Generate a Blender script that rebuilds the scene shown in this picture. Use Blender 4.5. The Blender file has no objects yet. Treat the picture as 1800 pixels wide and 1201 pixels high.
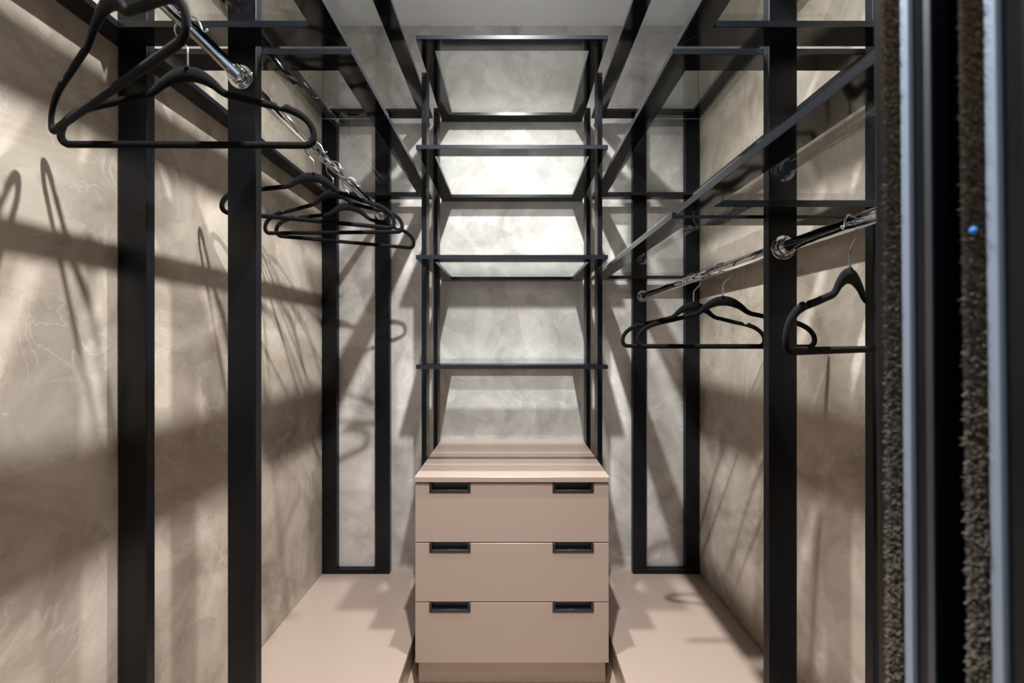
import bpy, bmesh, math, random
from mathutils import Vector, Matrix
random.seed(7)
S = bpy.context.scene
C = S.collection

# ------------------------------------------------------------------ camera, world, light, exposure
CZ = 1.12                                  # eye height above the floor
cam = bpy.data.cameras.new('camera')
cam.sensor_width = 36.0
cam.lens = 14.0                            # 700 px on an 1800 px wide frame
cam.clip_start = 0.02
cam.dof.use_dof = True
cam.dof.focus_distance = 1.0
cam.dof.aperture_fstop = 3.6
co = bpy.data.objects.new('camera', cam)
co.location = (0, 0, CZ)
co.rotation_euler = (math.radians(90), 0, 0)
C.objects.link(co)
S.camera = co

w = bpy.data.worlds.new('world'); S.world = w
w.use_nodes = True
w.node_tree.nodes['Background'].inputs[0].default_value = (0.72, 0.86, 1.0, 1)
w.node_tree.nodes['Background'].inputs[1].default_value = 1.8

S.view_settings.view_transform = 'Standard'
S.view_settings.look = 'None'
S.view_settings.gamma = 1.0
S.view_settings.use_curve_mapping = False
S.view_settings.exposure = 0.45

LAMP_W = 165.0          # each closet downlight
CUT = 70.0              # half angle of their beams


# ------------------------------------------------------------------ materials
def srgb(r, g, b):
    f = lambda c: (c/255/12.92) if c/255 <= .04045 else ((c/255+.055)/1.055)**2.4
    return (f(r), f(g), f(b), 1)

def mat(name):
    m = bpy.data.materials.new(name); m.use_nodes = True
    nt = m.node_tree
    return m, nt, nt.nodes['Principled BSDF']

def simple(name, col, rough=.5, metal=0.0, noise=0.0, nscale=40, bump=0.0, bscale=600, spec=.5):
    m, nt, p = mat(name)
    p.inputs['Base Color'].default_value = col
    p.inputs['Roughness'].default_value = rough
    p.inputs['Metallic'].default_value = metal
    p.inputs['Specular IOR Level'].default_value = spec
    tc = nt.nodes.new('ShaderNodeTexCoord')
    if noise:
        n = nt.nodes.new('ShaderNodeTexNoise'); n.inputs['Scale'].default_value = nscale
        n.inputs['Detail'].default_value = 4
        nt.links.new(tc.outputs['Object'], n.inputs['Vector'])
        mp = nt.nodes.new('ShaderNodeMapRange')
        mp.inputs[3].default_value = 1-noise; mp.inputs[4].default_value = 1+noise
        nt.links.new(n.outputs['Fac'], mp.inputs[0])
        mx = nt.nodes.new('ShaderNodeMix'); mx.data_type = 'RGBA'; mx.blend_type = 'MULTIPLY'
        mx.inputs[0].default_value = 1
        mx.inputs[6].default_value = col
        nt.links.new(mp.outputs[0], mx.inputs[7])
        nt.links.new(mx.outputs[2], p.inputs['Base Color'])
    if bump:
        n2 = nt.nodes.new('ShaderNodeTexNoise'); n2.inputs['Scale'].default_value = bscale
        n2.inputs['Detail'].default_value = 2
        nt.links.new(tc.outputs['Object'], n2.inputs['Vector'])
        b = nt.nodes.new('ShaderNodeBump'); b.inputs['Strength'].default_value = bump
        b.inputs['Distance'].default_value = .001
        nt.links.new(n2.outputs['Fac'], b.inputs['Height'])
        nt.links.new(b.outputs[0], p.inputs['Normal'])
    return m

def plaster_mat(name, lo, mid, hi, stroke):
    m, nt, p = mat(name)
    N, L = nt.nodes.new, nt.links.new
    tc = N('ShaderNodeTexCoord')
    n1 = N('ShaderNodeTexNoise'); n1.inputs['Scale'].default_value = 4.0
    n1.inputs['Detail'].default_value = 9; n1.inputs['Roughness'].default_value = .62
    n1.inputs['Distortion'].default_value = 1.1
    L(tc.outputs['Object'], n1.inputs['Vector'])
    r1 = N('ShaderNodeValToRGB')
    e = r1.color_ramp.elements
    e[0].position = .3; e[0].color = srgb(*lo)
    e[1].position = .72; e[1].color = srgb(*hi)
    x = e.new(.5); x.color = srgb(*mid)
    L(n1.outputs['Fac'], r1.inputs[0])
    # overlapping trowel patches
    nd = N('ShaderNodeTexNoise'); nd.inputs['Scale'].default_value = 6; nd.inputs['Detail'].default_value = 5
    L(tc.outputs['Object'], nd.inputs['Vector'])
    va = N('ShaderNodeVectorMath'); va.operation = 'MULTIPLY_ADD'
    L(nd.outputs['Color'], va.inputs[0]); va.inputs[1].default_value = (.22, .22, .22); L(tc.outputs['Object'], va.inputs[2])
    vo = N('ShaderNodeTexVoronoi'); vo.inputs['Scale'].default_value = 9; vo.inputs['Randomness'].default_value = 1
    L(va.outputs[0], vo.inputs['Vector'])
    sp = N('ShaderNodeSeparateColor'); L(vo.outputs['Color'], sp.inputs[0])
    pr = N('ShaderNodeMapRange'); pr.inputs[3].default_value = .86; pr.inputs[4].default_value = 1.07
    L(sp.outputs[0], pr.inputs[0])
    pm = N('ShaderNodeMix'); pm.data_type = 'RGBA'; pm.blend_type = 'MULTIPLY'; pm.inputs[0].default_value = 1
    L(r1.outputs[0], pm.inputs[6]); L(pr.outputs[0], pm.inputs[7])
    # trowel edges: thin pale strokes
    n2 = N('ShaderNodeTexNoise'); n2.inputs['Scale'].default_value = 9
    n2.inputs['Detail'].default_value = 6; n2.inputs['Distortion'].default_value = 1.2
    mp = N('ShaderNodeMapping'); mp.inputs['Rotation'].default_value = (.5, .4, .7)
    mp.inputs['Scale'].default_value = (1.0, 1.0, .7)
    L(tc.outputs['Object'], mp.inputs[0]); L(mp.outputs[0], n2.inputs['Vector'])
    r2 = N('ShaderNodeValToRGB')
    e = r2.color_ramp.elements
    e[0].position = .485; e[0].color = (0, 0, 0, 1)
    e[1].position = .515; e[1].color = (0, 0, 0, 1)
    x = e.new(.5); x.color = (1, 1, 1, 1)
    L(n2.outputs['Fac'], r2.inputs[0])
    n3 = N('ShaderNodeTexNoise'); n3.inputs['Scale'].default_value = 5
    L(tc.outputs['Object'], n3.inputs['Vector'])
    r3 = N('ShaderNodeMapRange'); r3.inputs[1].default_value = .48; r3.inputs[2].default_value = .7
    r3.inputs[3].default_value = 0; r3.inputs[4].default_value = .38
    L(n3.outputs['Fac'], r3.inputs[0])
    mu = N('ShaderNodeMath'); mu.operation = 'MULTIPLY'
    L(r2.outputs[0], mu.inputs[0]); L(r3.outputs[0], mu.inputs[1])
    mx = N('ShaderNodeMix'); mx.data_type = 'RGBA'
    L(mu.outputs[0], mx.inputs[0]); L(pm.outputs[2], mx.inputs[6])
    mx.inputs[7].default_value = srgb(*stroke)
    L(mx.outputs[2], p.inputs['Base Color'])
    n4 = N('ShaderNodeTexNoise'); n4.inputs['Scale'].default_value = 160; n4.inputs['Detail'].default_value = 4
    L(tc.outputs['Object'], n4.inputs['Vector'])
    ad = N('ShaderNodeMath'); ad.operation = 'MULTIPLY_ADD'
    L(n4.outputs['Fac'], ad.inputs[0]); ad.inputs[1].default_value = .25
    L(n1.outputs['Fac'], ad.inputs[2])
    b = N('ShaderNodeBump'); b.inputs['Strength'].default_value = .22; b.inputs['Distance'].default_value = .006
    L(ad.outputs[0], b.inputs['Height']); L(b.outputs[0], p.inputs['Normal'])
    p.inputs['Roughness'].default_value = .5
    p.inputs['Specular IOR Level'].default_value = .35
    return m

def glass_mat():
    m = bpy.data.materials.new('shelf_glass'); m.use_nodes = True
    nt = m.node_tree; nt.nodes.clear()
    N, L = nt.nodes.new, nt.links.new
    out = N('ShaderNodeOutputMaterial')
    tr = N('ShaderNodeBsdfTransparent'); tr.inputs[0].default_value = (.965, .978, .976, 1)
    gl = N('ShaderNodeBsdfGlossy'); gl.inputs['Roughness'].default_value = .004
    gl.inputs['Color'].default_value = (.95, .97, .97, 1)
    fr = N('ShaderNodeFresnel'); fr.inputs['IOR'].default_value = 1.62
    geo = N('ShaderNodeNewGeometry')
    inv = N('ShaderNodeMath'); inv.operation = 'SUBTRACT'; inv.inputs[0].default_value = 1
    L(geo.outputs['Backfacing'], inv.inputs[1])
    mu = N('ShaderNodeMath'); mu.operation = 'MULTIPLY'      # only the outer faces mirror
    L(fr.outputs[0], mu.inputs[0]); L(inv.outputs[0], mu.inputs[1])
    mx = N('ShaderNodeMixShader')
    L(mu.outputs[0], mx.inputs[0]); L(tr.outputs[0], mx.inputs[1]); L(gl.outputs[0], mx.inputs[2])
    L(mx.outputs[0], out.inputs[0])
    return m

def emit_mat(name, col, k):
    m, nt, p = mat(name)
    p.inputs['Emission Color'].default_value = col
    p.inputs['Emission Strength'].default_value = k
    return m

M = {}
M['plaster'] = plaster_mat('beige_trowelled_plaster', (146, 132, 118), (182, 168, 153), (208, 195, 181), (228, 219, 208))
M['plaster_brightened'] = plaster_mat('brightened_trowelled_plaster', (174, 166, 160), (209, 202, 196), (232, 226, 220), (242, 238, 233))  # side-wall plaster again, with the back wall's brighter, greyer lighting put into colour
M['ceiling'] = simple('white_ceiling_paint', srgb(242, 243, 243), .8, noise=.01, nscale=5)
M['floor'] = simple('beige_floor', srgb(190, 170, 152), .45, noise=.08, nscale=60)
M['hall'] = simple('hall_paint', srgb(128, 126, 124), .8, noise=.02, nscale=4)
M['black'] = simple('black_powder_coat', srgb(7, 10, 16), .36, noise=.10, nscale=30, bump=.10, bscale=900, spec=.35)
M['rim'] = simple('satin_black_rim', srgb(22, 26, 32), .3, noise=.35, nscale=700)
M['gloss'] = simple('gloss_black_shelf_frame', srgb(11, 12, 15), .07, noise=.05, nscale=30)
M['beige'] = simple('beige_lacquer', srgb(169, 150, 137), .3, noise=.012, nscale=3)
M['gap'] = simple('carcass_beige', srgb(120, 102, 91), .5, noise=.02, nscale=6)
M['handle'] = simple('matt_black_handle', srgb(26, 27, 29), .42, noise=.05, nscale=60)
M['chrome'] = simple('polished_chrome', (.62, .64, .67, 1), .05, 1.0, noise=.03, nscale=50)
M['steel'] = simple('zinc_plated_steel', (.62, .66, .70, 1), .22, 1.0, noise=.06, nscale=80)
M['velvet'] = simple('black_velvet_flock', srgb(9, 9, 11), .95, noise=.25, nscale=300, bump=.5, bscale=1500, spec=.15)
M['velvet'].node_tree.nodes['Principled BSDF'].inputs['Sheen Weight'].default_value = .05
M['velvet'].node_tree.nodes['Principled BSDF'].inputs['Sheen Roughness'].default_value = .4
M['glass'] = glass_mat()
M['door'] = simple('black_door_profile', srgb(12, 14, 18), .3, noise=.08, nscale=20)
M['alu'] = simple('satin_aluminium', (.36, .44, .56, 1), .4, .5, noise=.05, nscale=30)
M['dark_alu'] = simple('dark_anodised_edge', (.16, .18, .21, 1), .4, 1.0, noise=.05, nscale=30)
M['pile'] = simple('grey_brown_pile', srgb(92, 82, 70), .8, noise=.7, nscale=260)
M['lint'] = simple('blue_lint', srgb(40, 120, 190), .8, noise=.1, nscale=200)
M['trim'] = simple('white_lamp_ring', srgb(230, 230, 230), .4, noise=.01, nscale=20)
M['lens'] = emit_mat('lit_lamp_lens', (1, .98, .95, 1), 90.0)

# ------------------------------------------------------------------ helpers
def link(o, parent=None):
    C.objects.link(o)
    if parent: o.parent = parent
    return o

def mesh_obj(name, bm, m, parent=None, smooth=False):
    me = bpy.data.meshes.new(name)
    bm.to_mesh(me); bm.free()
    me.materials.append(M[m])
    if smooth:
        for p in me.polygons: p.use_smooth = True
    return link(bpy.data.objects.new(name, me), parent)

def tag(o, label=None, cat=None, group=None, kind=None):
    if label: o['label'] = label
    if cat: o['category'] = cat
    if group: o['group'] = group
    if kind: o['kind'] = kind
    return o

def thing(name, label, cat, loc=(0, 0, 0), rz=0, group=None):
    o = bpy.data.objects.new(name, None)
    o.empty_display_size = .05
    o.location = loc; o.rotation_euler = (0, 0, rz)
    C.objects.link(o)
    return tag(o, label, cat, group)

def add_box(bm, x0, x1, y0, y1, z0, z1):
    if x0 > x1: x0, x1 = x1, x0
    vs = [bm.verts.new(p) for p in ((x0,y0,z0),(x1,y0,z0),(x1,y1,z0),(x0,y1,z0),
                                    (x0,y0,z1),(x1,y0,z1),(x1,y1,z1),(x0,y1,z1))]
    for f in ((3,2,1,0),(4,5,6,7),(0,1,5,4),(1,2,6,5),(2,3,7,6),(3,0,4,7)):
        bm.faces.new([vs[i] for i in f])

def bevel(bm, r, seg=1):
    if r: bmesh.ops.bevel(bm, geom=list(bm.edges), offset=r, segments=seg, affect='EDGES', profile=.5)

def box(name, x0, x1, y0, y1, z0, z1, m, parent=None, r=0.0, org=(0, 0, 0), seg=1):
    bm = bmesh.new()
    add_box(bm, x0-org[0], x1-org[0], y0-org[1], y1-org[1], z0-org[2], z1-org[2])
    bevel(bm, r, seg)
    return mesh_obj(name, bm, m, parent)

def prism(bm, pts, z0, z1):
    """pts: ccw outline in xy, extruded in z"""
    lo = [bm.verts.new((x, y, z0)) for x, y in pts]
    hi = [bm.verts.new((x, y, z1)) for x, y in pts]
    bm.faces.new(lo[::-1]); bm.faces.new(hi)
    n = len(pts)
    for i in range(n):
        bm.faces.new((lo[i], lo[(i+1) % n], hi[(i+1) % n], hi[i]))

def cyl(bm, p0, p1, r, n=24, r2=None, caps=True):
    p0, p1 = Vector(p0), Vector(p1)
    d = (p1-p0).normalized()
    a = Vector((0, 0, 1)) if abs(d.z) < .9 else Vector((1, 0, 0))
    u = d.cross(a).normalized(); v = d.cross(u)
    r2 = r if r2 is None else r2
    A = [bm.verts.new(p0+(u*math.cos(t)+v*math.sin(t))*r) for t in [2*math.pi*i/n for i in range(n)]]
    B = [bm.verts.new(p1+(u*math.cos(t)+v*math.sin(t))*r2) for t in [2*math.pi*i/n for i in range(n)]]
    for i in range(n):
        f = bm.faces.new((A[i], B[i], B[(i+1) % n], A[(i+1) % n])); f.smooth = True
    if caps:
        bm.faces.new(A); bm.faces.new(B[::-1])

def tube(bm, pts, r, n=8):
    rings = []
    for i, p in enumerate(pts):
        p = Vector(p)
        t = (Vector(pts[min(i+1, len(pts)-1)])-Vector(pts[max(i-1, 0)])).normalized()
        u = Vector((0, 1, 0)); v = t.cross(u).normalized()
        rings.append([bm.verts.new(p+(u*math.cos(a)+v*math.sin(a))*r) for a in [2*math.pi*k/n for k in range(n)]])
    for A, B in zip(rings, rings[1:]):
        for i in range(n):
            f = bm.faces.new((A[i], A[(i+1) % n], B[(i+1) % n], B[i])); f.smooth = True
    bm.faces.new(rings[0][::-1]); bm.faces.new(rings[-1])

def catmull(pts, per):
    out = []
    P = [pts[0]]+list(pts)+[pts[-1]]
    for i in range(1, len(P)-2):
        p0, p1, p2, p3 = P[i-1], P[i], P[i+1], P[i+2]
        for k in range(per):
            t = k/per
            out.append(tuple(.5*((2*b)+(-a+c)*t+(2*a-5*b+4*c-d)*t*t+(-a+3*b-3*c+d)*t**3)
                             for a, b, c, d in zip(p0, p1, p2, p3)))
    out.append(tuple(pts[-1]))
    return out

# ------------------------------------------------------------------ the setting
XL, XR = -.834, .824          # side walls
YW = 1.770                    # back wall
ZC = CZ+1.404                 # ceiling
YD = .335                     # closet front, behind the sliding doors
HX, HY = 1.6, -1.9            # hall

def struct(name, *a, **k):
    return tag(box(name, *a, **k), kind='structure')

tag(struct('floor', -HX, HX, HY, YW+.1, -.05, 0, 'floor'), 'beige floor at the foot of the drawers')
tag(struct('ceiling', -HX, HX, HY, YW+.1, ZC, ZC+.05, 'ceiling'), 'plain white ceiling above the glass shelves')
tag(struct('wall_back', XL-.1, XR+.1, YW, YW+.1, 0, ZC, 'plaster_brightened'), 'mottled grey beige plaster wall behind the drawers')
tag(struct('wall_left', XL-.1, XL, YD, YW, 0, ZC, 'plaster'), 'mottled beige plaster wall on the left with hanger shadows')
tag(struct('wall_right', XR, XR+.1, YD, YW, 0, ZC, 'plaster'), 'mottled beige plaster wall on the right')
tag(struct('wall_front_left', -HX, -.62, YD-.12, YD, 0, ZC, 'hall'), 'wall return beside the closet opening')
tag(struct('wall_front_right', XR, HX, YD+.001, YD+.1, 0, ZC, 'hall'), 'wall behind the stacked sliding doors')
tag(struct('wall_hall_left', -HX-.1, -HX, HY, YD, 0, ZC, 'hall'), 'left wall of the hall in front of the closet')
tag(struct('wall_hall_right', HX, HX+.1, HY, YD, 0, ZC, 'hall'), 'right wall of the hall in front of the closet')
wx0, wx1, wz0, wz1 = -1.25, -.15, .9, 2.1
bm = bmesh.new()
for q in ((-HX, wx0, 0, ZC), (wx1, HX, 0, ZC), (wx0, wx1, 0, wz0), (wx0, wx1, wz1, ZC)):
    add_box(bm, q[0], q[1], HY-.1, HY, q[2], q[3])
tag(mesh_obj('wall_hall_back', bm, 'hall'), 'wall of the hall facing the closet', kind='structure')
win = tag(bpy.data.objects.new('added_window_1', None), 'added white hall window behind the camera, for cool fill', kind='structure')  # unseen window, added for cool fill and reflections on chrome and posts
win.location = ((wx0+wx1)/2, HY-.05, wz0); C.objects.link(win)
bm = bmesh.new()
o = win.location
for x0, x1, z0, z1 in ((wx0, wx0+.05, wz0, wz1), (wx1-.05, wx1, wz0, wz1), (wx0+.05, wx1-.05, wz0, wz0+.05),
                       (wx0+.05, wx1-.05, wz1-.05, wz1), ((wx0+wx1)/2-.025, (wx0+wx1)/2+.025, wz0+.05, wz1-.05)):
    add_box(bm, x0-o.x, x1-o.x, -.03, .03, z0-o.z, z1-o.z)
mesh_obj('added_window_frame', bm, 'trim', win)
for x0, x1 in ((wx0+.05, (wx0+wx1)/2-.025), ((wx0+wx1)/2+.025, wx1-.05)):
    box('pane', x0, x1, o.y-.003, o.y+.003, wz0+.05, wz1-.05, 'glass', win, 0, o)

# ------------------------------------------------------------------ low platforms left and right
ZB = CZ-1.018
def platform(label, x_in, x_wall):
    s = 1 if x_wall > 0 else -1
    t = thing('storage_platform', label, 'platform', ((x_in+x_wall)/2, (YD+YW)/2, 0), group='low beige platforms along the side walls')
    o = t.location
    y0, y1 = YD+.004, YW-.001
    xi, xo = x_in, x_wall-s*.001
    box('platform_top', xi, xo, y0, y1, ZB-.02, ZB, 'beige', t, .0008, o)
    box('front_panel', xi+s*.004, xi+s*.022, y0, y1, .001, ZB-.0202, 'beige', t, .0005, o)
    box('end_panel', xi+s*.0225, xo, y0, y0+.018, .001, ZB-.0202, 'beige', t, .0005, o)
platform('low beige platform along the left wall', -.339, XL)
platform('low beige platform along the right wall, under the shorter hanging space', .339, XR)

# ------------------------------------------------------------------ chest of drawers
def dresser():
    t = thing('chest_of_drawers', 'beige chest of three drawers with black recessed pulls', 'drawers', (0, 1.5, 0))
    o = t.location
    yf = 1.275
    top = CZ-.4326
    hw = .3098
    box('top', -.3118, .3118, 1.27, YW-.002, top-.0168, top, 'beige', t, .0008, o)
    bz = CZ-1.029
    bm = bmesh.new()     # carcass: sides, back, bottom
    for s in (-1, 1):
        add_box(bm, s*hw-o.x, s*(hw-.018)-o.x, yf+.0195-o.y, YW-.003-o.y, bz, top-.017)
    add_box(bm, -hw+.018, hw-.018, yf+.03-o.y, YW-.003-o.y, bz, bz+.016)
    add_box(bm, -hw+.018, hw-.018, yf+.0195-o.y, yf+.030-o.y, bz, top-.017)
    mesh_obj('carcass', bm, 'gap', t)
    box('plinth', -hw+.004, hw-.004, yf+.03, YW-.02, .001, bz-.0005, 'beige', t, .0006, o)
    edges = [CZ-.4528, CZ-.6445, CZ-.8355, CZ-1.029]
    for k in range(3):
        z1 = edges[k]-.0014; z0 = edges[k+1]+.0020
        if k == 2: z0 = edges[3]
        hx = [(-.2648, -.1326), (.1296, .2618)]
        hh = .0305
        # front with two notches, outline in (x, z)
        pts = [(-hw, z0), (hw, z0), (hw, z1)]
        for a, b in reversed(hx):
            pts += [(b-.003, z1), (b-.003, z1-hh+.003), (a+.003, z1-hh+.003), (a+.003, z1)]
        pts += [(-hw, z1)]
        bm = bmesh.new()
        prism(bm, pts, 0, .0188)
        bevel(bm, .0008)
        # prism is in x,y,(z) -> rotate so that its y is up and its z is depth
        bmesh.ops.transform(bm, matrix=Matrix(((1,0,0,0),(0,0,1,yf-o.y),(0,1,0,0),(0,0,0,1))), verts=bm.verts)
        bmesh.ops.recalc_face_normals(bm, faces=bm.faces)
        bmesh.ops.triangulate(bm, faces=[f for f in bm.faces if len(f.verts) > 4])
        d = mesh_obj('drawer', bm, 'beige', t)
        for a, b in hx:
            bm = bmesh.new()
            yy = yf-o.y
            bw = .0085
            # U shaped rim standing 2 mm proud
            add_box(bm, a, a+bw, yy-.002, yy+.016, z1-hh, z1+.0006)
            add_box(bm, b-bw, b, yy-.002, yy+.016, z1-hh, z1+.0006)
            add_box(bm, a+bw, b-bw, yy-.002, yy+.016, z1-hh, z1-hh+bw)
            bevel(bm, .0006)
            add_box(bm, a+bw, b-bw, yy+.013, yy+.0165, z1-hh+bw, z1+.0005)   # back of the recess
            cyl(bm, (a+bw, yy+.001, z1-hh+bw+.0004), (b-bw, yy+.001, z1-hh+bw+.0004), .0011, 8)
            mesh_obj('handle', bm, 'handle', d)['label'] = 'black recessed pull'
dresser()

# ------------------------------------------------------------------ shelves: mitred black frame with a glass pane on top
FT, GT = .0135, .0045
def frame_bars(x0, x1, y0, y1, z0, z1, w):
    """four mitred outlines, ccw"""
    return [[(x0,y0),(x1,y0),(x1-w,y0+w),(x0+w,y0+w)], [(x1,y0),(x1,y1),(x1-w,y1-w),(x1-w,y0+w)],
            [(x1,y1),(x0,y1),(x0+w,y1-w),(x1-w,y1-w)], [(x0,y1),(x0,y0),(x0+w,y0+w),(x0+w,y1-w)]]

def rim(o):
    o.data.materials.append(M['rim'])                # the upright faces are satin, the flat ones gloss
    for p in o.data.polygons:
        if abs(p.normal.z) < .3: p.material_index = 1
    return o

def shelf_parts(parent, x0, x1, y0, y1, ztop, w=.052, as_one=False):
    if x0 > x1: x0, x1 = x1, x0
    o = parent.location
    zt = ztop-GT; zb = ztop-.018
    f = None
    if as_one: big = bmesh.new()
    for pts in frame_bars(x0, x1, y0, y1, zb, zt, w):
        bm = big if as_one else bmesh.new()
        prism(bm, [(x-o.x, y-o.y) for x, y in pts], zb-o.z, zt-o.z)
        if not as_one:
            bevel(bm, .0007)
            rim(mesh_obj('frame_bar', bm, 'gloss', parent))
    p = parent
    if as_one:
        bevel(big, .0007)
        p = rim(mesh_obj('shelf_frame', big, 'gloss', parent))
    return box('glass_pane', x0+.0015, x1-.0015, y0+.0015, y1-.0015, zt+.0001, ztop, 'glass', p, 0, o)

LV = {'top': CZ+.993, 'upper': CZ+.639, 'middle': CZ+.284, 'low': CZ-.071}

rack = thing('shelf_rack', 'black metal rack of four glass shelves above the drawers', 'shelves', (0, 1.52, CZ-.4326))
o = rack.location
for k in ('top', 'upper', 'middle', 'low'):
    shelf_parts(rack, -.310, .310, 1.284, 1.7685, LV[k], as_one=True)
for s in (-1, 1):
    for y0, y1 in ((1.455, 1.506), (1.675, 1.733)):
        box('upright', s*.3125, s*.3305, y0, y1, ZB+.0005-.102, CZ+.984, 'black', rack, .001, o)

YF0, YF1 = .84, .86           # front ladder frames
YB0, YB1 = 1.742, 1.7685       # rear ladder frames
def side_shelf(label, side, bay, lv):
    xi = .346*side
    xo = (XL+.003) if side < 0 else (XR-.003)
    y0, y1 = (YF1+.0015, YB0-.0015) if bay == 'far' else (YD+.004, YF0-.0015)
    t = thing('glass_shelf', label, 'shelf', ((xi+xo)/2, (y0+y1)/2, LV[lv]-.018), group='black framed glass shelves along the side walls')
    shelf_parts(t, xi, xo, y0, y1, LV[lv], .052)
side_shelf('topmost glass shelf along the left wall, against the back wall', -1, 'far', 'top')
side_shelf('glass shelf directly above the left chrome rod, behind the left post pair', -1, 'far', 'upper')
side_shelf('topmost glass shelf along the left wall, nearest the camera', -1, 'near', 'top')
side_shelf('glass shelf over the two nearest left hangers, in front of the left posts', -1, 'near', 'upper')
side_shelf('topmost glass shelf along the right wall, against the back wall', 1, 'far', 'top')
side_shelf('second glass shelf from the top on the right, behind the right post', 1, 'far', 'upper')
side_shelf('glass shelf directly above the right chrome rod, behind the right post', 1, 'far', 'middle')
side_shelf('topmost glass shelf along the right wall, nearest the sliding doors', 1, 'near', 'top')
side_shelf('second glass shelf from the top on the right, in front of the right post', 1, 'near', 'upper')
side_shelf('dusty edged glass shelf above the nearest right hanger, running to the doors', 1, 'near', 'middle')

# ------------------------------------------------------------------ ladder frames (pairs of flat posts)
def ladder(label, xs, y0, y1):
    (a0, a1), (b0, b1) = xs
    t = thing('ladder_frame', label, 'frame', ((a0+b1)/2, (y0+y1)/2, ZB), group='black ladder frames standing on the platforms')
    o = t.location
    zt = LV['top']-.019
    for x0, x1 in xs:
        box('post', x0, x1, y0, y1, ZB+.0003, zt, 'black', t, .0012, o, 2)
    box('crossbar', a1+.0003, b0-.0003, y0, y1, ZB+.0003, ZB+.02, 'black', t, .001, o)
    box('crossbar', a1+.0003, b0-.0003, y0, y1, zt-.02, zt, 'black', t, .001, o)
ladder('pair of wide black posts in the left foreground, beside the nearest hangers', ((-.831, -.771), (-.600, -.5405)), YF0, YF1)
ladder('black ladder frame against the back wall, left of the drawers', ((-.831, -.767), (-.599, -.536)), YB0, YB1)
ladder('pair of wide black posts in the right foreground, beside the sliding doors', ((.5425, .6015), (.762, .8205)), YF0, YF1)
ladder('black ladder frame against the back wall, right of the drawers', ((.529, .589), (.7595, .8205)), YB0, YB1)

# ------------------------------------------------------------------ chrome rods with flanges
def flange(parent, x, z, y, sgn, rot):
    """round wall flange: plate at y, hub towards sgn"""
    o = parent.location
    bm = bmesh.new()
    P = lambda d: (x-o.x, y+sgn*d-o.y, z-o.z)
    cyl(bm, P(.0002), P(.0022), .0262, 40)
    cyl(bm, P(.0022), P(.0034), .0262, 40, .0246)
    cyl(bm, P(.0034), P(.0055), .0185, 32, .0165)
    cyl(bm, P(.0055), P(.0180), .0160, 32)
    cyl(bm, P(.0180), P(.0200), .0168, 32)
    cyl(bm, P(.0200), P(.0212), .0168, 32, .0150)
    f = mesh_obj('flange', bm, 'chrome', parent)
    for k in range(3):
        a = rot+k*2*math.pi/3
        q = Vector(P(.0034))+Vector((math.cos(a)*.0212, 0, math.sin(a)*.0212))
        bm = bmesh.new()
        cyl(bm, q, q+Vector((0, sgn*.0014, 0)), .0036, 16, .0026)
        # slot cross
        for dx, dz in ((.0020, .0005), (.0005, .0020)):
            add_box(bm, q.x-dx, q.x+dx, q.y+sgn*.0014-.0003, q.y+sgn*.0014+.0003, q.z-dz, q.z+dz)
        mesh_obj('screw', bm, 'steel', f)
    bm = bmesh.new()
    q = Vector(P(.012))
    d = Vector((-.35, 0, -.94)).normalized()
    cyl(bm, q+d*.0150, q+d*.0185, .0030, 14)
    mesh_obj('set_screw', bm, 'steel', f)

def rod(label, x, z, y0, y1, rot):
    t = thing('clothes_rod', label, 'rod', (x, y0, z), group='chrome clothes rods')
    bm = bmesh.new()
    cyl(bm, (0, .004, 0), (0, y1-y0-.004, 0), .0125, 40)
    mesh_obj('tube', bm, 'chrome', t)
    flange(t, x, z, y0, 1, rot)
    flange(t, x, z, y1, -1, rot)
RL = (-.571, CZ+.557); RR = (.571, CZ+.198)
rod('chrome rod in front of the left posts, holding the two nearest left hangers', *RL, YD+.001, YF0-.0003, .5)
rod('chrome rod behind the left posts, holding three hangers', *RL, YF1+.0003, YB0-.0003, .5)
rod('chrome rod in front of the right post, running behind the sliding doors', *RR, YD+.001, YF0-.0003, 1.4)
rod('chrome rod behind the right post, holding two hangers', *RR, YF1+.0003, YB0-.0003, 1.4)

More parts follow.
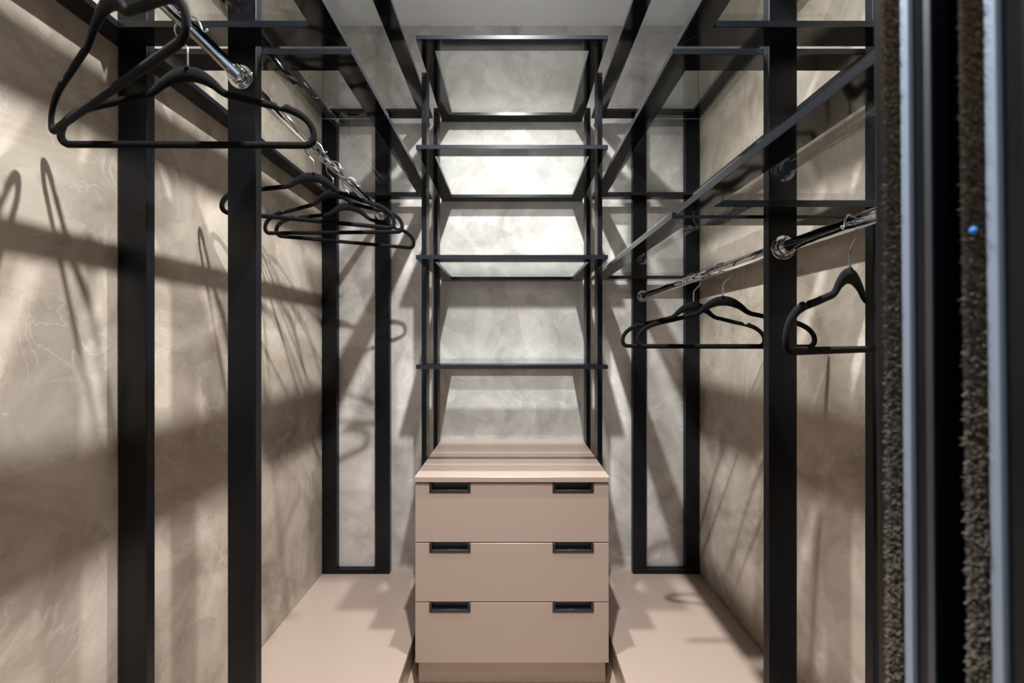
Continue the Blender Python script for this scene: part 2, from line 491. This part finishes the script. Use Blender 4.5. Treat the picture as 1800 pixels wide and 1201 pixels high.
# ------------------------------------------------------------------ velvet hangers
HS = 1/1002
half = [(0, 131, 26), (12, 132, 25.5), (24, 136, 23), (37, 143, 19), (48, 151, 15.5), (58, 160, 13), (70, 166.5, 12.2),
        (86, 170.5, 12), (106, 175.5, 12), (126, 180.5, 12), (142, 184, 12), (158, 187.5, 12), (172, 191, 12.5),
        (187, 196, 13), (200, 203.5, 12.5), (211, 213, 12), (218.5, 225, 11.5), (221, 237, 11.5),
        (219, 247, 12), (212, 253.5, 12.2), (202, 255, 12), (160, 255, 12), (110, 255, 12), (55, 255, 12), (0, 255, 12)]
def hanger_body_mesh():
    fine = catmull(half, 7)
    right = [(x*HS, -(y-117)*HS, w*HS/2) for x, y, w in fine]
    left = [(-x, z, w_) for x, z, w_ in right[-2:0:-1]]
    loop = right+left
    n = len(loop)
    bm = bmesh.new()
    T = .0026
    rings = []
    for i in range(n):
        x, z, hwid = loop[i]
        xa, za, _ = loop[i-1]; xb, zb, _ = loop[(i+1) % n]
        tx, tz = xb-xa, zb-za
        l = math.hypot(tx, tz); tx, tz = tx/l, tz/l
        ox, oz = -tz, tx                     # outward side (path runs clockwise seen from -y)
        # notch for straps in the shoulder
        cut = 0
        if z > -.1:
            d = abs(abs(x)-.1615)
            if d < .0085: cut = .0050*(1-(d/.0085)**2)
            d2 = abs(abs(x)-.172)
            cut -= .0022*max(0, 1-(d2/.007)**2)
        a, b = hwid-cut, -hwid               # outer, inner
        k = .0016
        prof = [(a, -T+k), (a-k*.6, -T), (b+k*.6, -T), (b, -T+k), (b, T-k), (b+k*.6, T), (a-k*.6, T), (a, T-k)]
        rings.append([bm.verts.new((x+ox*q, yq, z+oz*q)) for q, yq in prof])
    for i in range(n):
        A, B = rings[i], rings[(i+1) % n]
        for j in range(8):
            f = bm.faces.new((A[j], A[(j+1) % 8], B[(j+1) % 8], B[j])); f.smooth = True
    bmesh.ops.recalc_face_normals(bm, faces=bm.faces)
    # neck nub that holds the hook
    cyl(bm, (0, 0, -.006), (0, 0, .0005), .0046, 14, .0036)
    return bm

hook_pts = catmull([(0, -.004), (0, .012), (0, .026), (-.002, .034), (-.009, .042), (-.017, .050), (-.0215, .060), (-.0215, .070),
                    (-.0165, .0805), (-.008, .0868), (.0015, .0885), (.011, .0860), (.0185, .0795), (.0225, .0710),
                    (.0255, .0640), (.0300, .0615), (.0335, .0640)], 5)
proto = {}
def hanger(label, x, y, zrod, yaw, grp):
    t = thing('coat_hanger', label, 'hanger', (x, y, zrod-.0740), math.radians(yaw), grp)
    if not proto:
        b = mesh_obj('hanger_body', hanger_body_mesh(), 'velvet', t)
        bm = bmesh.new()
        tube(bm, [(px, 0, pz) for px, pz in hook_pts], .00165, 10)
        bmesh.ops.create_uvsphere(bm, u_segments=10, v_segments=8, radius=.0024,
                                  matrix=Matrix.Translation((hook_pts[-1][0], 0, hook_pts[-1][1])))
        h = mesh_obj('hook', bm, 'steel', t, True)
        h['label'] = 'bright steel wire hook'
        proto['b'], proto['h'] = b, h
    else:
        for k in 'bh':
            c = proto[k].copy(); C.objects.link(c); c.parent = t
G1, G2 = 'black velvet hangers on the left rods', 'black velvet hangers on the right rods'
hanger('nearest left hanger, turned towards the camera, hook above the picture', -.5655, .555, RL[1], -27.7, G1)
hanger('black velvet hanger squarely facing the camera in front of the left posts', -.569, .699, RL[1], .5, G1)
hanger('black hanger behind the left posts, highest and nearest of the three there', -.5665, 1.138, RL[1], 20, G1)
hanger('middle black hanger of the three behind the left posts', -.5665, 1.262, RL[1], -2, G1)
hanger('farthest and lowest black hanger of the three behind the left posts', -.5665, 1.387, RL[1], 23, G1)
hanger('nearest right hanger, partly cut off by the sliding doors', .569, .6706, RR[1], 180+32, G2)
hanger('black hanger on the right rod farthest from the camera', .566, 1.242, RR[1], 180, G2)
hanger('black hanger passing behind the right post, its end loop showing beyond it', .572, 1.08, RR[1], 180-11, G2)

# ------------------------------------------------------------------ sliding doors stacked at the right of the opening
def sliding_door(label, y0, y1, fin, brush, edge, tilt, lint=False):
    x0 = .30
    t = thing('sliding_door', label, 'door', (x0, (y0+y1)/2, CZ), group='sliding doors stacked at the right')
    o = Vector(t.location)
    t.rotation_euler = (0, math.radians(-tilt), 0)
    zb, zt = .012, ZC-.02
    box('stile', x0, x0+.055, y0, y1, zb, zt, 'door', t, .0015, o, 2)
    box('panel', x0+.055, x0+.86, y0+.006, y1-.006, zb+.01, zt-.01, 'door', t, .001, o)
    box('aluminium_edge', .2966, x0+.001, fin[0], fin[1], zb, zt, 'alu', t, .0008, o, 2)
    if edge: box('edge_strip', .2994, x0+.001, edge[0], edge[1], zb, zt, 'dark_alu', t, .0003, o)
    # pile: thousands of short fibres standing off the leading edge
    vs, fs = [], []
    rnd = random.Random(int(y0*1000))
    z = zb+.002
    rows = 8
    while z < zt-.002:
        dens = .0011 if abs(z-CZ) < .40 else .004
        for k in range(rows):
            yy = brush[0]+(brush[1]-brush[0])*(k+rnd.random())/rows
            zz = z+rnd.uniform(-.0006, .0006)
            ln = rnd.uniform(.0034, .0056)
            dy, dz = rnd.gauss(0, .0011), rnd.gauss(.0004, .0013)
            r = .00055 if dens < .002 else .0018
            b = len(vs)
            vs += [(x0-o.x, yy-r-o.y, zz-r-o.z), (x0-o.x, yy+r-o.y, zz-r-o.z), (x0-o.x, yy-o.y, zz+r-o.z),
                   (x0-ln-o.x, yy+dy-r*.6-o.y, zz+dz-o.z), (x0-ln-o.x, yy+dy+r*.6-o.y, zz+dz-o.z)]
            fs += [(b, b+1, b+4, b+3), (b+1, b+2, b+4), (b+2, b, b+3), (b+2, b+3, b+4)]
        z += dens
    me = bpy.data.meshes.new('brush_seal'); me.from_pydata(vs, [], fs); me.materials.append(M['pile'])
    bs = link(bpy.data.objects.new('brush_seal', me), t); bs['kind'] = 'stuff'; bs['label'] = 'grey brown pile strip'
    if lint:
        bm = bmesh.new()
        p = Vector((.2935, (brush[0]*.75+brush[1]*.25), CZ+.0705))-o
        bmesh.ops.create_icosphere(bm, subdivisions=2, radius=.0016, matrix=Matrix.Translation(p) @ Matrix.Diagonal((1, 1.2, 1.5, 1)))
        for v in bm.verts: v.co += Vector((rnd.uniform(-1, 1), rnd.uniform(-1, 1), rnd.uniform(-1, 1)))*.0003
        mesh_obj('lint', bm, 'lint', bs)['label'] = 'speck of blue lint'
sliding_door('black sliding door edge with pile strip, the one nearer the clothes rod', .2838, .3286,
             (.2965, .3030), (.3042, .3172), (.2838, .2885), .45)
sliding_door('black sliding door at the far right, nearest the camera', .2150, .2658,
             (.2422, .2486), (.2496, .2614), None, .75, True)

# ------------------------------------------------------------------ ceiling downlights
def downlight(label, x, y, watts, drop=.012, radius=.02):
    t = thing('downlight', label, 'lamp', (x, y, ZC), group='small ceiling downlights')
    bm = bmesh.new()
    n = 32
    prof = [(.030, 0), (.046, 0), (.046, -.004), (.042, -.007), (.032, -.007), (.030, -.004)]
    rings = [[bm.verts.new((r*math.cos(2*math.pi*i/n), r*math.sin(2*math.pi*i/n), z-.0003)) for i in range(n)] for r, z in prof]
    for a in range(len(prof)):
        A, B = rings[a], rings[(a+1) % len(prof)]
        for i in range(n):
            bm.faces.new((A[i], A[(i+1) % n], B[(i+1) % n], B[i]))
    bmesh.ops.recalc_face_normals(bm, faces=bm.faces)
    mesh_obj('trim_ring', bm, 'trim', t)
    bm = bmesh.new()
    cyl(bm, (0, 0, -.0005), (0, 0, -.006), .0295, 32)
    mesh_obj('lens', bm, 'lens', t)
    l = bpy.data.lights.new('lamp_light', 'SPOT')      # recessed lamp: its rim cuts the light off sideways
    l.spot_size = math.radians(2*CUT); l.spot_blend = .85
    l.shadow_soft_size = radius
    l.energy = watts
    l.color = (.985, .99, 1.0)
    lo = bpy.data.objects.new('lamp_light', l); lo.location = (0, 0, -drop)
    link(lo, t)
downlight('ceiling downlight just in front of the shelf rack', 0, 1.09, LAMP_W*.7)
downlight('ceiling downlight over the middle of the closet, nearest the opening', 0, .50, LAMP_W)
downlight('ceiling downlight outside the closet, above the camera', 0, -.09, LAMP_W*.12)
